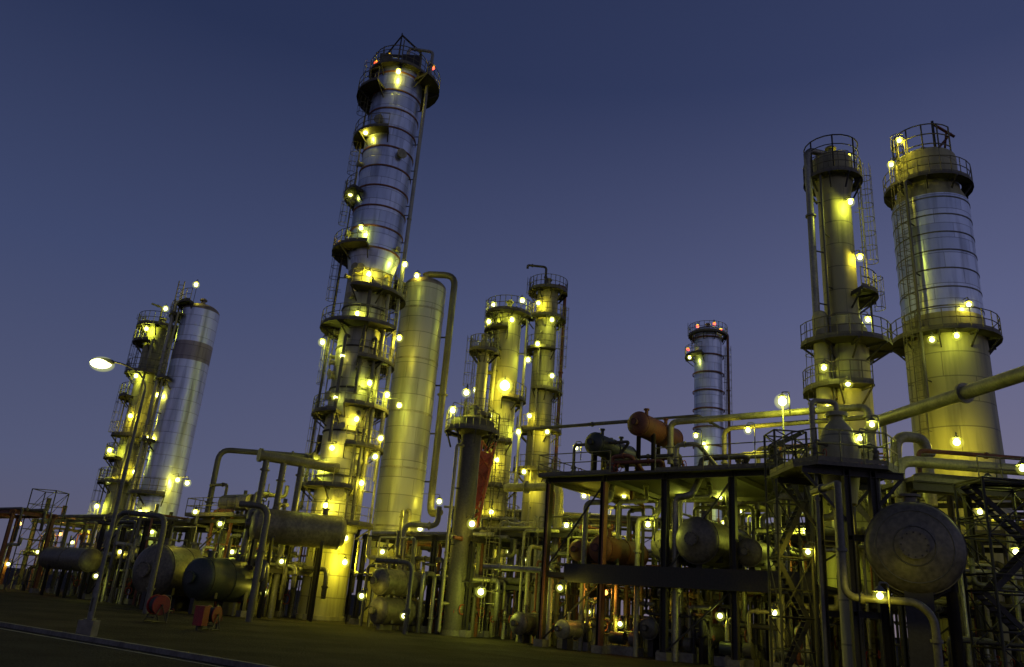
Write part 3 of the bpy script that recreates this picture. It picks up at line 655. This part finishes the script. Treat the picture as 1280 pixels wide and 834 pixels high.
w=W(32,700,66); add(stair_tower('scaffold_tower',(w.x-1,66),0,2,2,8,False,'steel',2))
# red crane standing between the columns
w=W(566,690,53); KC=add(Asm('mobile_crane',(w.x,53,0))); k=KC['lattice_boom']; z1=zat(w.x+2.1,53,552)
for dx,dy in ((0,0),(.9,0),(.9,.8),(0,.8)): k.cyl((dx-.2,dy,1),(dx+1.3,dy,z1),.09,'redoxide',6)
for i in range(12):
    t0,t1=i/12,(i+1)/12; h0,h1=1+(z1-1)*t0,1+(z1-1)*t1
    for dy in (0,.8): k.cyl((-.2+1.5*t0,dy,h0),(.7+1.5*t1,dy,h1),.05,'redoxide',5); k.cyl((.7+1.5*t0,dy,h0),(-.2+1.5*t1,dy,h1),.05,'redoxide',5)
k.obox((.9,.4,z1-4.5),(1.6,.4,z1-.8),.7,1.0,'redoxide')
KC['chassis'].obox((-1.5,.4,1.0),(3.5,.4,1.0),2.0,.7,'redoxide')
for x in (-1,.2,2.2,3.1):
    for y in (-.6,1.4): KC['wheel'].cyl((x,y-.15,.5),(x,y+.15,.5),.5,'rubber',18)
KC.lamp((.3,-1.2,z1*.55),90,None,r=.1,halo=.3)
# ================================================================== street lamp
w=W(107,797,25.5); SL=add(Asm('street_lamp',(w.x,25.5,0))); m=SL['pole']
tz=zat(w.x,25.5,488)
m.tube([(0,0,.0),(0,0,1.4)],[.10,.09],12,'lampmetal'); m.tube([(0,0,1.4),(0,0,tz)],[.07,.045],12,'lampmetal')
arm=[V((0,0,tz))+V((-1.45*(1-math.cos(t)),0,.9*math.sin(t))) for t in [i/10*math.pi/2 for i in range(11)]]
SL['arm'].tube(arm,.03,8,'lampmetal')
hd=V((-1.62,0,tz+.88)); SL['lamp_head'].ball(hd,.42,'lampmetal',16,8,(1,.42,.28)); 
SL['lens'].ball(hd-UP*.07+V((-.05,0,0)),.36,'globe',16,8,(1,.62,.48)); SL['lamp_halo'].ball(hd-UP*.1,.42,'halo_glow',18,10,(1,.8,.62))  # lens, plus an added glow shell for its halo
SL['footing'].obox((0,0,0),(0,0,.45),.45,.45,'concrete'); SL['footing'].obox((0,0,.45),(0,0,.5),.26,.26,'lampmetal')
SL['pole'].obox((0,-.095,.7),(0,-.095,1.1),.1,.02,'steel')
SL.lts.append((hd-UP*.35,65,(1,.84,.10),.15))
# ================================================================== fire hose reels
def reel(px,py,Y,rot,sc):
    w=W(px,py,Y); a=add(Asm('fire_hose_reel',(w.x,Y,0),rot,sc)); m=a['reel']
    for y in (-.28,.28): m.cyl((0,y-.02,.85),(0,y+.02,.85),.46,'hosered',24); m.ring((0,y,.85),(0,1,0),.46,.035,'hosered',24)
    m.cyl((0,-.26,.85),(0,.26,.85),.2,'steel',16)
    for i in range(6): m.ring((0,-.2+.08*i,.85),(0,1,0),.36,.045,'rubber',20,6)
    f=a['stand']
    for y in (-.36,.36):
        f.cyl((-.4,y,0),(0,y,.85),.03,'steel',6); f.cyl((.4,y,0),(0,y,.85),.03,'steel',6); f.cyl((-.4,y,.05),(.4,y,.05),.03,'steel',6)
    f.cyl((-.3,-.36,.25),(-.3,.36,.25),.025,'steel',6); f.cyl((0,-.42,.85),(0,.42,.85),.04,'steel',8)
    a['supply_pipe'].pipe([(.6,0,0),(.6,0,1.3),(.2,0,1.3)],.05,'steel',8); a['supply_pipe'].valve((.6,0,.6),(0,0,1),.05)
    return a
r1=reel(193,780,36,.9,.85); r2=reel(262,789,33.5,1.3,.7); r2['cabinet'].obox((-.9,.1,.25),(-.9,.1,1.25),.6,.55,'hosered'); r2['cabinet'].obox((-.9,.1,1.25),(-.9,.1,1.3),.68,.62,'hosered'); r2['cabinet'].obox((-.9,.1,0),(-.9,.1,.25),.1,.5,'steel')
# ================================================================== ground, road, kerb
def sheet(name,pts,mat,z):
    me=bpy.data.meshes.new(name); me.from_pydata([(p[0],p[1],z) for p in pts],[],[tuple(range(len(pts)))]); me.materials.append(MATS[mat])
    o=bpy.data.objects.new(name,me); bpy.context.collection.objects.link(o)
sheet('ground',[(-1500,-1500),(1500,-1500),(1500,1500),(-1500,1500)],'dirt',0)
k0=V((-15.5,26.8,0)); kd=V((9.8,-7,0)).normalized(); kn=V((kd.y,-kd.x,0))
if kn.y>0: kn=-kn
a=k0-kd*140; b=k0+kd*140
sheet('road',[a+kn*.14,b+kn*.14,b+kn*9.5,a+kn*9.5],'asphalt',.004)
sheet('road_edge_line',[a+kn*.45,b+kn*.45,b+kn*.57,a+kn*.57],'linepaint',.008)
KB=add(Asm('kerb')); n=int((b-a).length/2)
for i in range(n):
    p=a+kd*2*i; KB['kerb_stone'].obox(p+UP*.06,p+kd*1.985+UP*.06,.15,.13,'kerbpaint')
    p=p+kn*9.65; KB['kerb_stone'].obox(p+UP*.06,p+kd*1.985+UP*.06,.15,.13,'kerbpaint')
pa=k0-kn*14; sheet('concrete_pad',[pa-kd*60,pa+kd*60,pa+kd*60-kn*60,pa-kd*60-kn*60],'pad',.004)
for a_ in ALL: a_.build()
# ================================================================== sky
wd=bpy.data.worlds.new('World'); bpy.context.scene.world=wd; wd.use_nodes=True; nt=wd.node_tree
bg=nt.nodes['Background']; tc=N(nt,'ShaderNodeTexCoord'); sp=N(nt,'ShaderNodeSeparateXYZ'); nt.links.new(tc.outputs['Generated'],sp.inputs[0])
def ramp(els):
    r=N(nt,'ShaderNodeValToRGB'); cr=r.color_ramp
    while len(cr.elements)<len(els): cr.elements.new(.5)
    for e,(p_,c_) in zip(cr.elements,els): e.position=p_; e.color=(*c_,1)
    nt.links.new(sp.outputs[2],r.inputs[0]); return r
rl=ramp([(0,(.105,.100,.155)),(.12,(.082,.095,.178)),(.35,(.043,.060,.140)),(.6,(.015,.025,.071)),(1,(.007,.012,.040))])
rr=ramp([(0,(.215,.170,.200)),(.12,(.180,.165,.245)),(.35,(.105,.117,.230)),(.6,(.037,.050,.124)),(1,(.010,.017,.050))])
az=mth(nt,'ADD',mth(nt,'MULTIPLY',sp.outputs[0],.76),mth(nt,'MULTIPLY',sp.outputs[1],-.65))
f1=N(nt,'ShaderNodeMapRange'); f1.inputs[1].default_value=-.98; f1.inputs[2].default_value=-.12; nt.links.new(az,f1.inputs[0])
mx=N(nt,'ShaderNodeMix',data_type='RGBA'); nt.links.new(f1.outputs[0],mx.inputs[0]); nt.links.new(rl.outputs[0],mx.inputs[6]); nt.links.new(rr.outputs[0],mx.inputs[7])
f2=N(nt,'ShaderNodeMapRange'); f2.inputs[1].default_value=.1; f2.inputs[2].default_value=1; f2.inputs[4].default_value=1; nt.links.new(az,f2.inputs[0])
up=N(nt,'ShaderNodeMapRange'); up.inputs[1].default_value=0; up.inputs[2].default_value=.9; up.inputs[3].default_value=1; up.inputs[4].default_value=.1; nt.links.new(sp.outputs[2],up.inputs[0])
gl=N(nt,'ShaderNodeMix',data_type='RGBA',blend_type='ADD'); nt.links.new(mth(nt,'MULTIPLY',f2.outputs[0],up.outputs[0]),gl.inputs[0]); nt.links.new(mx.outputs[2],gl.inputs[6]); gl.inputs[7].default_value=(.10,.11,.20,1)
nt.links.new(gl.outputs[2],bg.inputs[0]); bg.inputs[1].default_value=1.0
sl=bpy.data.lights.new('sun','SUN'); sl.energy=.03; sl.angle=math.radians(15); sl.color=(.95,.8,.85)
so=bpy.data.objects.new('sun',sl); bpy.context.collection.objects.link(so); so.rotation_euler=V((.76,-.65,.12)).to_track_quat('Z','Y').to_euler()
# ================================================================== camera
Rv=V((cR,-sR*sP,sR*cP)); Uv=V((-sR,-cR*sP,cR*cP)); Bv=V((0,-cP,-sP))
cd=bpy.data.cameras.new('camera'); cd.lens=F/1280*36; cd.sensor_width=36; cd.clip_end=4000; cd.clip_start=.1
co=bpy.data.objects.new('camera',cd); bpy.context.collection.objects.link(co)
co.matrix_world=Matrix(((Rv.x,Uv.x,Bv.x,0),(Rv.y,Uv.y,Bv.y,0),(Rv.z,Uv.z,Bv.z,HC),(0,0,0,1)))
sc=bpy.context.scene; sc.camera=co; sc.view_settings.view_transform='Standard'; sc.view_settings.look='None'; sc.view_settings.exposure=0
